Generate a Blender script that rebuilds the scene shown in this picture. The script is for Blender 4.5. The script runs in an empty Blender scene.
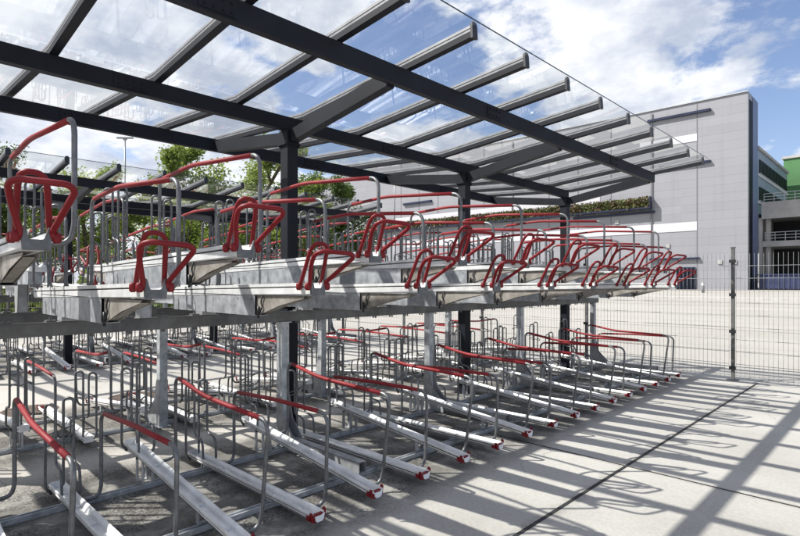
import bpy, bmesh, math, random
from mathutils import Vector, Matrix
R = math.radians
scene = bpy.context.scene

# ------------------------------------------------------------------ camera
cam_d = bpy.data.cameras.new("camera")
cam = bpy.data.objects.new("camera", cam_d)
scene.collection.objects.link(cam)
cam_d.sensor_width = 36.0
cam_d.lens = 36.0 * 529.26 / 800.0
cam_d.shift_y = 14.56 / 800.0
cam_d.clip_start = 0.05
cam_d.clip_end = 3000
cam.location = (0, 0, 1.6)
cam.rotation_euler = (R(90), 0, R(44.323))
scene.camera = cam

# ------------------------------------------------------------------ light
SUNV = Vector((-0.630, -0.640, 1.0)).normalized()      # towards the sun
sun_d = bpy.data.lights.new("sun", 'SUN')
sun_d.energy = 5.0
sun_d.angle = R(0.55)
sun_d.color = (1.0, 0.955, 0.89)
sun = bpy.data.objects.new("sun", sun_d)
scene.collection.objects.link(sun)
sun.rotation_euler = SUNV.to_track_quat('Z', 'Y').to_euler()
sun.location = (-20, -20, 30)

scene.view_settings.view_transform = 'Standard'
scene.view_settings.look = 'None'
scene.view_settings.exposure = 0.72
scene.view_settings.gamma = 1.0

world = bpy.data.worlds.new("World")
scene.world = world
CO = (0.2, 0.6)
world.use_nodes = True
nt = world.node_tree
nt.nodes.clear()
N = nt.nodes.new
L = nt.links.new
w_out = N('ShaderNodeOutputWorld')
w_bg = N('ShaderNodeBackground')
w_bg.inputs['Strength'].default_value = 0.070
sky = N('ShaderNodeTexSky')
sky.sky_type = 'NISHITA'
sky.sun_disc = False
sky.sun_elevation = math.asin(SUNV.z)
sky.sun_rotation = math.atan2(SUNV.x, SUNV.y)
sky.altitude = 100
sky.air_density = 1.0
sky.dust_density = 1.4
sky.ozone_density = 1.0
tc = N('ShaderNodeTexCoord')
sep = N('ShaderNodeSeparateXYZ')
L(tc.outputs['Generated'], sep.inputs[0])
def M(op, a, b=None, c=None, clamp=False):
    n = N('ShaderNodeMath'); n.operation = op; n.use_clamp = clamp
    for i, v in enumerate((a, b, c)):
        if v is None: continue
        if isinstance(v, (int, float)): n.inputs[i].default_value = v
        else: L(v, n.inputs[i])
    return n.outputs[0]
den = M('ADD', M('MAXIMUM', sep.outputs[2], 0.0), 0.26)
cx = M('DIVIDE', sep.outputs[0], den)
cy = M('DIVIDE', sep.outputs[1], den)
comb = N('ShaderNodeCombineXYZ')
L(cx, comb.inputs[0]); L(cy, comb.inputs[1])
def noise(scale, detail, rough, off, dist=0.0):
    mp = N('ShaderNodeMapping'); mp.inputs['Location'].default_value = off
    L(comb.outputs[0], mp.inputs[0])
    n = N('ShaderNodeTexNoise'); n.inputs['Scale'].default_value = scale
    n.inputs['Detail'].default_value = detail; n.inputs['Roughness'].default_value = rough
    n.inputs['Distortion'].default_value = dist
    L(mp.outputs[0], n.inputs['Vector'])
    return n.outputs['Fac']
big = noise(0.9, 3.0, 0.55, (CO[0], CO[1], 0.0), 0.3)
fine = noise(2.9, 12.0, 0.60, (7.3, 2.2, 4.0), 0.15)
# thicker cover on the left, a clearer patch of sky towards the far right
side = M('ADD', M('MULTIPLY', cx, -0.036), M('MULTIPLY', cy, -0.047))
dens = M('ADD', M('ADD', M('MULTIPLY', big, 0.95), M('MULTIPLY', fine, 0.75)), side)
mr = N('ShaderNodeMapRange'); mr.interpolation_type = 'SMOOTHSTEP'
mr.inputs['From Min'].default_value = 0.765; mr.inputs['From Max'].default_value = 0.855
L(dens, mr.inputs['Value'])
cov = M('MULTIPLY', mr.outputs[0], 0.90)
shade = noise(3.4, 6.0, 0.6, (1.0, 9.0, 2.0))
ccol = N('ShaderNodeMix'); ccol.data_type = 'RGBA'
ccol.inputs['A'].default_value = (5.2, 5.7, 6.8, 1)
ccol.inputs['B'].default_value = (9.6, 9.7, 9.9, 1)
mr2 = N('ShaderNodeMapRange'); mr2.inputs['From Min'].default_value = 0.36; mr2.inputs['From Max'].default_value = 0.58
L(shade, mr2.inputs['Value']); L(mr2.outputs[0], ccol.inputs['Factor'])
tint = N('ShaderNodeMix'); tint.data_type = 'RGBA'; tint.blend_type = 'MULTIPLY'
tint.inputs['Factor'].default_value = 1.0
tint.inputs['B'].default_value = (1.5, 1.45, 1.55, 1)
L(sky.outputs[0], tint.inputs['A'])
wm = N('ShaderNodeMix'); wm.data_type = 'RGBA'
L(cov, wm.inputs['Factor']); L(tint.outputs['Result'], wm.inputs['A']); L(ccol.outputs['Result'], wm.inputs['B'])
L(wm.outputs['Result'], w_bg.inputs['Color'])
L(w_bg.outputs[0], w_out.inputs[0])

# ------------------------------------------------------------------ materials
def mat(name, col, rough=0.5, metal=0.0, var=0.0, vscale=8.0, col2=None, bump=0.0, bscale=60.0, spec=0.5, coat=0.0):
    m = bpy.data.materials.new(name); m.use_nodes = True
    t = m.node_tree; b = t.nodes['Principled BSDF']
    b.inputs['Roughness'].default_value = rough
    b.inputs['Metallic'].default_value = metal
    b.inputs['Specular IOR Level'].default_value = spec
    b.inputs['Coat Weight'].default_value = coat
    b.inputs['Base Color'].default_value = (*col, 1)
    if var > 0 or col2 is not None:
        tcn = t.nodes.new('ShaderNodeTexCoord')
        oi = t.nodes.new('ShaderNodeObjectInfo')
        add = t.nodes.new('ShaderNodeVectorMath'); add.operation = 'ADD'
        t.links.new(tcn.outputs['Object'], add.inputs[0]); t.links.new(oi.outputs['Location'], add.inputs[1])
        n = t.nodes.new('ShaderNodeTexNoise'); n.inputs['Scale'].default_value = vscale
        n.inputs['Detail'].default_value = 8; n.inputs['Roughness'].default_value = 0.65
        t.links.new(add.outputs[0], n.inputs['Vector'])
        r = t.nodes.new('ShaderNodeMapRange'); r.inputs['From Min'].default_value = 0.35; r.inputs['From Max'].default_value = 0.65
        t.links.new(n.outputs['Fac'], r.inputs['Value'])
        mx = t.nodes.new('ShaderNodeMix'); mx.data_type = 'RGBA'
        c2 = col2 if col2 is not None else tuple(c * (1 - var) for c in col)
        c1 = col if col2 is not None else tuple(min(1, c * (1 + var)) for c in col)
        mx.inputs['A'].default_value = (*c2, 1); mx.inputs['B'].default_value = (*c1, 1)
        t.links.new(r.outputs[0], mx.inputs['Factor']); t.links.new(mx.outputs['Result'], b.inputs['Base Color'])
        rr = t.nodes.new('ShaderNodeMapRange'); rr.inputs['To Min'].default_value = max(0.05, rough - 0.1); rr.inputs['To Max'].default_value = min(1, rough + 0.14)
        t.links.new(n.outputs['Fac'], rr.inputs['Value']); t.links.new(rr.outputs[0], b.inputs['Roughness'])
        if bump > 0:
            n2 = t.nodes.new('ShaderNodeTexNoise'); n2.inputs['Scale'].default_value = bscale; n2.inputs['Detail'].default_value = 6
            t.links.new(add.outputs[0], n2.inputs['Vector'])
            bp = t.nodes.new('ShaderNodeBump'); bp.inputs['Strength'].default_value = bump; bp.inputs['Distance'].default_value = 0.01
            t.links.new(n2.outputs['Fac'], bp.inputs['Height']); t.links.new(bp.outputs[0], b.inputs['Normal'])
    return m

GALV = mat('galvanised_tube', (0.19, 0.195, 0.20), 0.40, 0.5, vscale=14, col2=(.105,.108,.112))
SHEET = mat('galvanised_sheet', (0.52, 0.54, 0.56), 0.45, 0.45, vscale=11, col2=(0.27, 0.29, 0.31))
BRACE = mat('zinc_brace', (0.36, 0.34, 0.31), 0.6, 0.3, vscale=9, col2=(0.20, 0.18, 0.155))
ALU = mat('aluminium_profile', (0.84, 0.845, 0.84), 0.40, 0.2, vscale=5, col2=(0.58, 0.585, 0.58))
BEAM = mat('weathered_zinc_beam', (0.17, 0.17, 0.165), 0.6, 0.35, vscale=6, col2=(0.09, 0.09, 0.088))
FOOTM = mat('grey_steel_box', (0.33, 0.34, 0.35), 0.55, 0.4, var=0.3, vscale=7)
RED = mat('red_plastic', (0.175, 0.008, 0.013), 0.45, 0.0, vscale=10, col2=(0.16, 0.005, 0.008), spec=.3)
REDF = mat('faded_red_sleeve', (0.26, 0.026, 0.031), 0.55, 0.0, vscale=7, col2=(0.20, 0.010, 0.014), spec=.3)
DARK = mat('anthracite_paint', (0.009, 0.0105, 0.016), 0.55, 0.0, var=0.25, vscale=3, spec=0.22)
DARKC = mat('black_cap', (0.015, 0.016, 0.02), 0.5, 0.0)
CAPM = mat('dark_zinc_end', (0.12, 0.125, 0.13), 0.5, 0.4, var=0.3, vscale=20)
WHITE = mat('white_reflector', (0.85, 0.85, 0.85), 0.3)
IRON = mat('rusty_iron', (0.13, 0.085, 0.06), 0.8, 0.2, vscale=16, col2=(0.06, 0.055, 0.052), bump=0.6, bscale=80)
FILLER_SHADE = mat('joint_filler_groove_shade', (0.018, 0.018, 0.018), 0.8)

def thin_glass():
    m = bpy.data.materials.new('roof_glass'); m.use_nodes = True
    t = m.node_tree; t.nodes.clear()
    o = t.nodes.new('ShaderNodeOutputMaterial')
    tr = t.nodes.new('ShaderNodeBsdfTransparent'); tr.inputs[0].default_value = (0.93, 0.95, 0.955, 1)
    gl = t.nodes.new('ShaderNodeBsdfGlossy'); gl.inputs['Roughness'].default_value = 0.015; gl.inputs['Color'].default_value = (1, 1, 1, 1)
    fr = t.nodes.new('ShaderNodeFresnel'); geo = t.nodes.new('ShaderNodeNewGeometry'); ir = t.nodes.new('ShaderNodeMapRange')
    ir.inputs['To Min'].default_value = 1.38; ir.inputs['To Max'].default_value = 1 / 1.38
    t.links.new(geo.outputs['Backfacing'], ir.inputs['Value']); t.links.new(ir.outputs[0], fr.inputs['IOR'])
    mx = t.nodes.new('ShaderNodeMixShader')
    t.links.new(fr.outputs[0], mx.inputs[0]); t.links.new(tr.outputs[0], mx.inputs[1]); t.links.new(gl.outputs[0], mx.inputs[2])
    # dust film with streaks
    df = t.nodes.new('ShaderNodeBsdfDiffuse'); df.inputs['Color'].default_value = (0.75, 0.75, 0.72, 1)
    tl = t.nodes.new('ShaderNodeBsdfTranslucent'); tl.inputs['Color'].default_value = (0.8, 0.8, 0.78, 1)
    dm = t.nodes.new('ShaderNodeMixShader'); dm.inputs[0].default_value = 0.6
    t.links.new(df.outputs[0], dm.inputs[1]); t.links.new(tl.outputs[0], dm.inputs[2])
    tcn = t.nodes.new('ShaderNodeTexCoord'); mp = t.nodes.new('ShaderNodeMapping'); mp.inputs['Scale'].default_value = (1.0, 5.0, 1.0)
    t.links.new(tcn.outputs['Object'], mp.inputs[0])
    n = t.nodes.new('ShaderNodeTexNoise'); n.inputs['Scale'].default_value = 1.8; n.inputs['Detail'].default_value = 9; n.inputs['Roughness'].default_value = 0.7
    t.links.new(mp.outputs[0], n.inputs['Vector'])
    r = t.nodes.new('ShaderNodeMapRange'); r.inputs['From Min'].default_value = 0.45; r.inputs['From Max'].default_value = 0.8
    r.inputs['To Min'].default_value = 0.006; r.inputs['To Max'].default_value = 0.09
    t.links.new(n.outputs['Fac'], r.inputs['Value'])
    m2 = t.nodes.new('ShaderNodeMixShader')
    t.links.new(r.outputs[0], m2.inputs[0]); t.links.new(mx.outputs[0], m2.inputs[1]); t.links.new(dm.outputs[0], m2.inputs[2])
    t.links.new(m2.outputs[0], o.inputs[0])
    return m
GLASS = thin_glass()

# ------------------------------------------------------------------ mesh helpers
class MB:
    def __init__(s): s.v = []; s.f = []; s.sm = []
    def add(s, vs, fs, smooth=False):
        o = len(s.v); s.v += [tuple(p) for p in vs]
        for f in fs: s.f.append(tuple(i + o for i in f)); s.sm.append(smooth)
    def box(s, a, b):
        x0, y0, z0 = a; x1, y1, z1 = b
        s.add([(x0,y0,z0),(x1,y0,z0),(x1,y1,z0),(x0,y1,z0),(x0,y0,z1),(x1,y0,z1),(x1,y1,z1),(x0,y1,z1)],
              [(0,3,2,1),(4,5,6,7),(0,1,5,4),(1,2,6,5),(2,3,7,6),(3,0,4,7)])
    def extrude(s, prof, p0, p1, up=(0,0,1), smooth=False):
        """closed profile [(side, up)] swept from p0 to p1"""
        p0 = Vector(p0); p1 = Vector(p1); d = (p1 - p0).normalized(); up = Vector(up)
        side = up.cross(d)
        if side.length < 1e-6: side = Vector((1, 0, 0))
        side.normalize(); u = d.cross(side).normalized()
        n = len(prof); vs = []
        for p in (p0, p1):
            for a, b in prof: vs.append(p + side * a + u * b)
        fs = [tuple(reversed(range(n))), tuple(range(n, 2 * n))]
        for i in range(n):
            j = (i + 1) % n; fs.append((i, j, n + j, n + i))
        s.add(vs, fs, smooth)
    def bar(s, p0, p1, w, h, up=(0,0,1)):
        s.extrude([(-w/2,-h/2),(w/2,-h/2),(w/2,h/2),(-w/2,h/2)], p0, p1, up)
    def tube(s, pts, r, n=8, cap=True):
        pts = [Vector(p) for p in pts]; k = len(pts)
        d0 = (pts[1] - pts[0]).normalized()
        ref = Vector((0,0,1)) if abs(d0.z) < .9 else Vector((1,0,0))
        u = d0.cross(ref).normalized(); vs = []
        for i, p in enumerate(pts):
            if i == 0: d = d0
            elif i == k - 1: d = (pts[-1] - pts[-2]).normalized()
            else: d = ((pts[i] - pts[i-1]).normalized() + (pts[i+1] - pts[i]).normalized()).normalized()
            u = (u - d * u.dot(d)).normalized(); w = d.cross(u)
            for j in range(n):
                a = 2 * math.pi * j / n
                vs.append(p + (u * math.cos(a) + w * math.sin(a)) * r)
        fs = []
        for i in range(k - 1):
            for j in range(n):
                jj = (j + 1) % n
                fs.append((i*n+j, i*n+jj, (i+1)*n+jj, (i+1)*n+j))
        s.add(vs, fs, True)
        if cap:
            o = len(s.v) - k * n
            s.f.append(tuple(o + j for j in reversed(range(n)))); s.sm.append(False)
            s.f.append(tuple(o + (k-1)*n + j for j in range(n))); s.sm.append(False)
    def lathe(s, prof, c, n=24, smooth=True):
        vs = []; m = len(prof)
        for r, z in prof:
            for j in range(n):
                a = 2 * math.pi * j / n; vs.append((c[0] + r*math.cos(a), c[1] + r*math.sin(a), c[2] + z))
        fs = [(i*n+j, i*n+(j+1)%n, (i+1)*n+(j+1)%n, (i+1)*n+j) for i in range(m-1) for j in range(n)]
        fs.append(tuple(reversed(range(n)))); fs.append(tuple(range((m-1)*n, m*n)))
        s.add(vs, fs, smooth)
    def build(s, name, m, parent=None):
        me = bpy.data.meshes.new(name); me.from_pydata(s.v, [], s.f); me.update()
        me.polygons.foreach_set('use_smooth', s.sm)
        me.materials.append(m)
        bm = bmesh.new(); bm.from_mesh(me); bmesh.ops.recalc_face_normals(bm, faces=bm.faces); bm.to_mesh(me); bm.free()
        o = bpy.data.objects.new(name, me); scene.collection.objects.link(o)
        if parent is not None: o.parent = parent
        return o

def rnd(pts, rad, seg=5):
    """polyline with rounded corners"""
    P = [Vector(p) for p in pts]; out = [P[0]]
    for i in range(1, len(P) - 1):
        r = rad[i] if isinstance(rad, (list, tuple)) else rad
        a = P[i-1] - P[i]; b = P[i+1] - P[i]
        rr = min(r, a.length * .48, b.length * .48)
        A = P[i] + a.normalized() * rr; B = P[i] + b.normalized() * rr
        for k in range(seg + 1):
            t = k / seg
            # conic-like blend close to a circular arc
            w = 0.72 if a.angle(b) < 2.4 else 0.95
            q = A * (1-t)**2 + P[i] * (2*w*t*(1-t)) + B * t**2
            q /= ((1-t)**2 + 2*w*t*(1-t) + t**2)
            out.append(q)
    out.append(P[-1])
    return out

def empty(name, loc=(0,0,0), rz=0.0):
    o = bpy.data.objects.new(name, None); scene.collection.objects.link(o)
    o.location = loc; o.rotation_euler = (0, 0, rz); o.empty_display_size = 0.2
    return o
def tag(o, label=None, cat=None, group=None, kind=None):
    if label: o['label'] = label
    if cat: o['category'] = cat
    if group: o['group'] = group
    if kind: o['kind'] = kind
    return o
def copy_tree(o, parent=None):
    c = o.copy(); scene.collection.objects.link(c)
    if parent is not None: c.parent = parent
    for ch in list(o.children): copy_tree(ch, c)
    return c
def ordinal(n):
    w = ['', 'first', 'second', 'third', 'fourth', 'fifth', 'sixth', 'seventh', 'eighth', 'ninth', 'tenth', 'eleventh', 'twelfth',
         'thirteenth', 'fourteenth', 'fifteenth', 'sixteenth', 'seventeenth', 'eighteenth', 'nineteenth', 'twentieth', 'twenty-first', 'twenty-second']
    return w[n]

# ------------------------------------------------------------------ ground
def ground_z(x, y):
    t = min(max((y - 13.0) / 57.0, 0), 1)
    return 0.76 * t
def ground_material():
    m = bpy.data.materials.new('concrete'); m.use_nodes = True
    t = m.node_tree; b = t.nodes['Principled BSDF']; n_ = t.nodes.new; l_ = t.links.new
    tcn = n_('ShaderNodeTexCoord'); sp = n_('ShaderNodeSeparateXYZ'); l_(tcn.outputs['Object'], sp.inputs[0])
    def ns(scale, det=8, ro=.6, vec=None, dist=0):
        q = n_('ShaderNodeTexNoise'); q.inputs['Scale'].default_value = scale; q.inputs['Detail'].default_value = det
        q.inputs['Roughness'].default_value = ro; q.inputs['Distortion'].default_value = dist
        l_(vec or tcn.outputs['Object'], q.inputs['Vector']); return q.outputs['Fac']
    def rmp(v, a, c, ta=0, tb=1, sm=False):
        q = n_('ShaderNodeMapRange'); q.inputs['From Min'].default_value = a; q.inputs['From Max'].default_value = c
        q.inputs['To Min'].default_value = ta; q.inputs['To Max'].default_value = tb
        if sm: q.interpolation_type = 'SMOOTHSTEP'
        l_(v, q.inputs['Value']); return q.outputs[0]
    def mth(op, a, c):
        q = n_('ShaderNodeMath'); q.operation = op
        for i, v in enumerate((a, c)):
            if isinstance(v, (int, float)): q.inputs[i].default_value = v
            else: l_(v, q.inputs[i])
        return q.outputs[0]
    def mix(f, a, c, blend='MIX'):
        q = n_('ShaderNodeMix'); q.data_type = 'RGBA'; q.blend_type = blend
        if isinstance(f, (int, float)): q.inputs['Factor'].default_value = f
        else: l_(f, q.inputs['Factor'])
        for k, v in (('A', a), ('B', c)):
            if isinstance(v, tuple): q.inputs[k].default_value = (*v, 1)
            else: l_(v, q.inputs[k])
        return q.outputs['Result']
    base = mix(rmp(ns(0.55, 6), .35, .65), (0.37, 0.355, 0.325), (0.475, 0.46, 0.425))
    base = mix(rmp(ns(34, 4, .7), .3, .7), base, mix(1.0, base, (0.80, 0.80, 0.80), 'MULTIPLY'))
    # fine dark aggregate specks
    vor = n_('ShaderNodeTexVoronoi'); vor.inputs['Scale'].default_value = 75; l_(tcn.outputs['Object'], vor.inputs['Vector'])
    speck = mth('MULTIPLY', rmp(vor.outputs['Distance'], .16, .10), rmp(ns(9, 3), .52, .6))
    base = mix(mth('MULTIPLY', speck, .6), base, (0.10, 0.095, 0.085))
    # dirt collected beneath the bicycle stands, plus rack shade painted into the concrete
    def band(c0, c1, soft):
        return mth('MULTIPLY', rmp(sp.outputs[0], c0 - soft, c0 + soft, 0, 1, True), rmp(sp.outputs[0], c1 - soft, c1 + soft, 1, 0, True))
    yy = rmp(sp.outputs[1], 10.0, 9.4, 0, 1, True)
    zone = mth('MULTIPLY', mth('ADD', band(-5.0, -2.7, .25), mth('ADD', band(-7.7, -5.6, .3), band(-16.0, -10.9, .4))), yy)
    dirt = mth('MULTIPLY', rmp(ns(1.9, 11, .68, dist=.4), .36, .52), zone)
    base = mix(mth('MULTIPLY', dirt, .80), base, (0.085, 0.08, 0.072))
    base = mix(mth('MULTIPLY', zone, .2), base, (0.15, 0.145, 0.13))  # even darkening: shade under the racks put into the concrete colour
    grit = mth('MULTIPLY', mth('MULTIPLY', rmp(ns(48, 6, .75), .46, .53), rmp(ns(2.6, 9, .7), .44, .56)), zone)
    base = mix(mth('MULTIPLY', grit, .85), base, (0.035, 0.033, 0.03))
    # scattered old stains in the open
    st = rmp(ns(1.15, 12, .72, dist=.8), .60, .72)
    base = mix(mth('MULTIPLY', st, .22), base, (0.19, 0.18, 0.16))
    # dirt gathered along the joints, gum spots, hairline cracks
    def near(axis, c, wd):
        return rmp(mth('ABSOLUTE', mth('SUBTRACT', sp.outputs[axis], c), 0), 0.0, wd, 1, 0, True)
    jd = mth('MULTIPLY', mth('MAXIMUM', near(0, -1.813, .10), near(1, 4.678, .07)), rmp(ns(6, 8, .7), .42, .6))
    base = mix(mth('MULTIPLY', jd, .55), base, (0.13, 0.12, 0.10))
    v2 = n_('ShaderNodeTexVoronoi'); v2.inputs['Scale'].default_value = 3.2; v2.inputs['Randomness'].default_value = 1; l_(tcn.outputs['Object'], v2.inputs['Vector'])
    gum = mth('MULTIPLY', rmp(v2.outputs['Distance'], .055, .035), rmp(ns(1.3, 2), .5, .52))
    base = mix(mth('MULTIPLY', gum, .55), base, (0.09, 0.088, 0.08))
    wv = n_('ShaderNodeVectorMath'); wv.operation = 'ADD'; l_(tcn.outputs['Object'], wv.inputs[0])
    nz = n_('ShaderNodeTexNoise'); nz.inputs['Scale'].default_value = 1.6; nz.inputs['Detail'].default_value = 6; l_(tcn.outputs['Object'], nz.inputs['Vector'])
    l_(nz.outputs['Color'], wv.inputs[1])
    v3 = n_('ShaderNodeTexVoronoi'); v3.feature = 'DISTANCE_TO_EDGE'; v3.inputs['Scale'].default_value = .42; l_(wv.outputs[0], v3.inputs['Vector'])
    crack = mth('MULTIPLY', rmp(v3.outputs['Distance'], .0035, .001), rmp(ns(.5, 3), .5, .56))
    base = mix(mth('MULTIPLY', crack, .6), base, (0.10, 0.095, 0.085))
    # lot beyond the fence is paler and warmer
    far = rmp(sp.outputs[1], 10.35, 10.42)
    lot = mix(rmp(ns(0.12, 6), .35, .65), (0.32, 0.308, 0.28), (0.385, 0.372, 0.342))
    mpl = n_('ShaderNodeMapping'); mpl.inputs['Scale'].default_value = (.12, 1.4, 1); l_(tcn.outputs['Object'], mpl.inputs[0])
    trk = rmp(ns(1.0, 7, .65, vec=mpl.outputs[0]), .52, .68)
    lot = mix(mth('MULTIPLY', trk, .30), lot, (0.25, 0.24, 0.215))
    lot = mix(rmp(ns(7, 8, .7), .4, .75), lot, mix(1.0, lot, (0.86, 0.86, 0.86), 'MULTIPLY'))
    base = mix(far, base, lot)
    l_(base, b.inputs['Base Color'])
    b.inputs['Roughness'].default_value = .85; b.inputs['Specular IOR Level'].default_value = .3
    bp = n_('ShaderNodeBump'); bp.inputs['Strength'].default_value = .35; bp.inputs['Distance'].default_value = .006
    l_(ns(90, 6, .7), bp.inputs['Height']); l_(bp.outputs[0], b.inputs['Normal'])
    return m
g = MB()
xs = [-900, -300, -120, -60, -40, -20, 0, 20, 60, 120, 300, 900]
ys = [-300, -60, -20, 0, 13, 25, 40, 55, 70, 90, 150, 400, 1200]
vs = [(x, y, ground_z(x, y)) for y in ys for x in xs]
nx = len(xs)
g.add(vs, [(j*nx+i, j*nx+i+1, (j+1)*nx+i+1, (j+1)*nx+i) for j in range(len(ys)-1) for i in range(nx-1)])
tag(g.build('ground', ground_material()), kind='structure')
j = MB(); j.box((-1.826, -6, 0.0), (-1.800, 10.0, 0.004))
tag(j.build('paving_joint', FILLER_SHADE), kind='structure')
j = MB(); j.box((-3.25, 4.671, 0.0), (-1.830, 4.685, 0.004)); j.box((-1.796, 4.671, 0.0), (9, 4.685, 0.004))
tag(j.build('paving_joint', FILLER_SHADE), kind='structure')
# expansion joints of the lot beyond the fence
for k, yj in enumerate((14.2, 19.5, 26.0, 34.0)):
    j = MB(); zz = ground_z(0, yj)
    j.extrude([(-.012, -.02), (.012, -.02), (.012, .004), (-.012, .004)], (-40, yj, zz), (25, yj, zz))
    tag(j.build('paving_joint', FILLER_SHADE), kind='structure')
# pale kerb across the lot, in front of the building
kb = MB(); kb.box((-60, 43.0, .35), (30, 43.4, ground_z(0, 43) + .13)); kb.box((-60, 43.4, .35), (30, 45.2, ground_z(0, 44) + .11))
tag(kb.build('kerb', mat('kerb_stone', (.40, .39, .37), .8, 0, var=.15, vscale=2)), kind='structure')

# ------------------------------------------------------------------ bicycle stands
CH = [(-.036,0),(.036,0),(.047,.010),(.047,.022),(.038,.024),(.038,.034),(.050,.036),(.050,.052),(.041,.052),(.030,.034),(.022,.012),
      (-.022,.012),(-.030,.034),(-.041,.052),(-.050,.052),(-.050,.036),(-.038,.034),(-.038,.024),(-.047,.022),(-.047,.010)]
TR = [(-.045,-.080),(.045,-.080),(.056,-.073),(.056,-.034),(.049,-.031),(.049,-.024),(.058,-.021),(.058,0),(.048,0),(.048,-.016),(.028,-.042),
      (-.028,-.042),(-.048,-.016),(-.048,0),(-.058,0),(-.058,-.021),(-.049,-.024),(-.049,-.031),(-.056,-.034),(-.056,-.073)]
RT = 0.0132

def holder(parent, x, z, side, h, n=6):
    """narrow steel loop that grips the front wheel, with the stepped leg towards the aisle"""
    b = MB(); y = side * .058 - .026; y2 = side * .058 + .030
    zt = z + h + (.03 if side > 0 else 0)
    pts = [(x, side*.045, z - .01), (x, y, z + .05), (x, y, zt), (x + .045, y2, zt), (x + .045, y2, z + .215),
           (x + .20, y2, z + .205), (x + .215, y2, z + .03), (x + .215, side*.045, z - .03)]
    b.tube(rnd(pts, [0, .02, .036, .036, .055, .055, .02, 0], 5), .0102, n)
    # welded clip between the two wires
    b.tube([(x - .010, y - .006, zt - .24), (x + .055, y2 + .006, zt - .20)], .006, 5)
    return b.build('wheel_loop', GALV, parent)
def wavy_tie(parent, x, z):
    b = MB()
    pts = [(x + .04, -.085, z), (x + .10, -.05, z + .02), (x + .13, 0, z - .03), (x + .10, .05, z + .02), (x + .04, .085, z)]
    b.tube(rnd(pts, .04, 3), .006, 6)
    return b.build('tie_wire', GALV, parent)

def hoop(parent, xi, zi, xb, zb, xo, zo, xo2, zbi, zbo, off=.19):
    b = MB()
    pts = [(xi, .045, zbi - .015), (xi, off - .02, zbi), (xi, off, zbi + .06), (xi, off, zi), (xb, off, zb), (xo, off, zo), (xo2, off, zbo + .08),
           (xo2 - .01, off - .02, zbo), (xo2 - .02, .045, zbo - .015)]
    b.tube(rnd(pts, [0, .07, .05, .075, .12, .085, .06, .07, 0], 6), RT, 10)
    h = b.build('hoop', GALV, parent)
    r = MB()
    a = Vector((xi, off, zi)); c = Vector((xb, off, zb)); d = Vector((xo, off, zo))
    p0 = a + (c - a).normalized() * .075; p1 = d + (c - d).normalized() * .10
    r.tube(rnd([p0, c, p1], .12, 6), RT + .0032, 10)
    r.build('red_sleeve', REDF, h)
    return h

def end_cap(parent, z):
    b = MB()
    prof = [(-.050,-.003),(-.026,-.009),(.026,-.009),(.050,-.003),(.059,.060),(.051,.074),(.042,.044),(-.042,.044),(-.052,.060),(-.059,.048)]
    b.extrude(prof, (-.022, 0, z), (.003, 0, z))
    b.box((-.052, -.062, z + .006), (-.018, -.046, z + .034))
    b.tube([(-.036, -.066, z + .020), (-.036, -.046, z + .020)], .011, 8)
    c = b.build('end_cap', RED, parent)
    w = MB()
    w.extrude([(-.028,.004),(-.016,-.004),(.020,-.004),(.034,.006),(.042,.044),(.020,.034),(-.018,.034),(-.034,.034)], (.004, 0, z), (.012, 0, z))
    w.build('reflector', WHITE, c)
    return c

def make_stand(high):
    root = empty('bike_stand')
    z0, z1 = (.060, .255) if high else (.055, .045)
    Ln = -1.86
    ch = MB(); ch.extrude(CH, (Ln, 0, z1), (0, 0, z0))
    for q in (.12, .32, .52, .72, .90):          # low cleats pressed into the channel floor
        xq = Ln * q; zq = z0 + (z1 - z0) * q
        ch.extrude([(-.024, .010), (.024, .010), (.021, .020), (-.021, .020)], (xq - .018, 0, zq), (xq + .018, 0, zq))
    ch.box((Ln + .0, -.038, z1 + .013), (Ln + .006, .038, z1 + .058))
    chn = ch.build('channel', ALU, root)
    for sd in (-1, 1):  # thin black strips stand in for shade along the channel's side grooves
        q = MB(); q.extrude([(sd*.0385 - .0005, .0245), (sd*.0385 + .0005, .0245), (sd*.0385 + .0005, .0335), (sd*.0385 - .0005, .0335)], (Ln + .01, 0, z1), (-.03, 0, z0))
        q.extrude([(sd*.0475 - .001, .012), (sd*.0475 + .001, .012), (sd*.0475 + .001, .016), (sd*.0475 - .001, .016)], (Ln + .01, 0, z1), (-.03, 0, z0))
        q.build('groove_shade', FILLER_SHADE, chn)
    end_cap(root, z0)
    sl = lambda x: z0 + (z1 - z0) * x / Ln
    if high:
        hoop(root, -1.42, .86, -.93, .775, -.06, .750, -.14, sl(-1.42) + .01, .075)
        for x in (-.54, -1.48, -1.60):
            b = MB(); b.box((x - .018, -.040, .042), (x + .018, -.032, sl(x) + .03)); b.box((x - .018, .032, .042), (x + .018, .040, sl(x) + .03)); b.box((x - .018, -.032, .042), (x + .018, .032, .047))
            b.build('support_leg', SHEET, root)
    else:
        hoop(root, -1.46, .655, -.80, .685, -.15, .690, -.17, .055, .06)
        b = MB(); b.box((-.58, -.04, .036), (-.50, .04, .052)); b.box((-1.56, -.04, .036), (-1.48, .04, .045)); b.build('support_leg', SHEET, root)
    hh = .66
    for s in (-1, 1): holder(root, -1.80, sl(-1.80), s, hh)
    wavy_tie(root, -1.80, sl(-1.8) + hh - .25)
    return root

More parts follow.
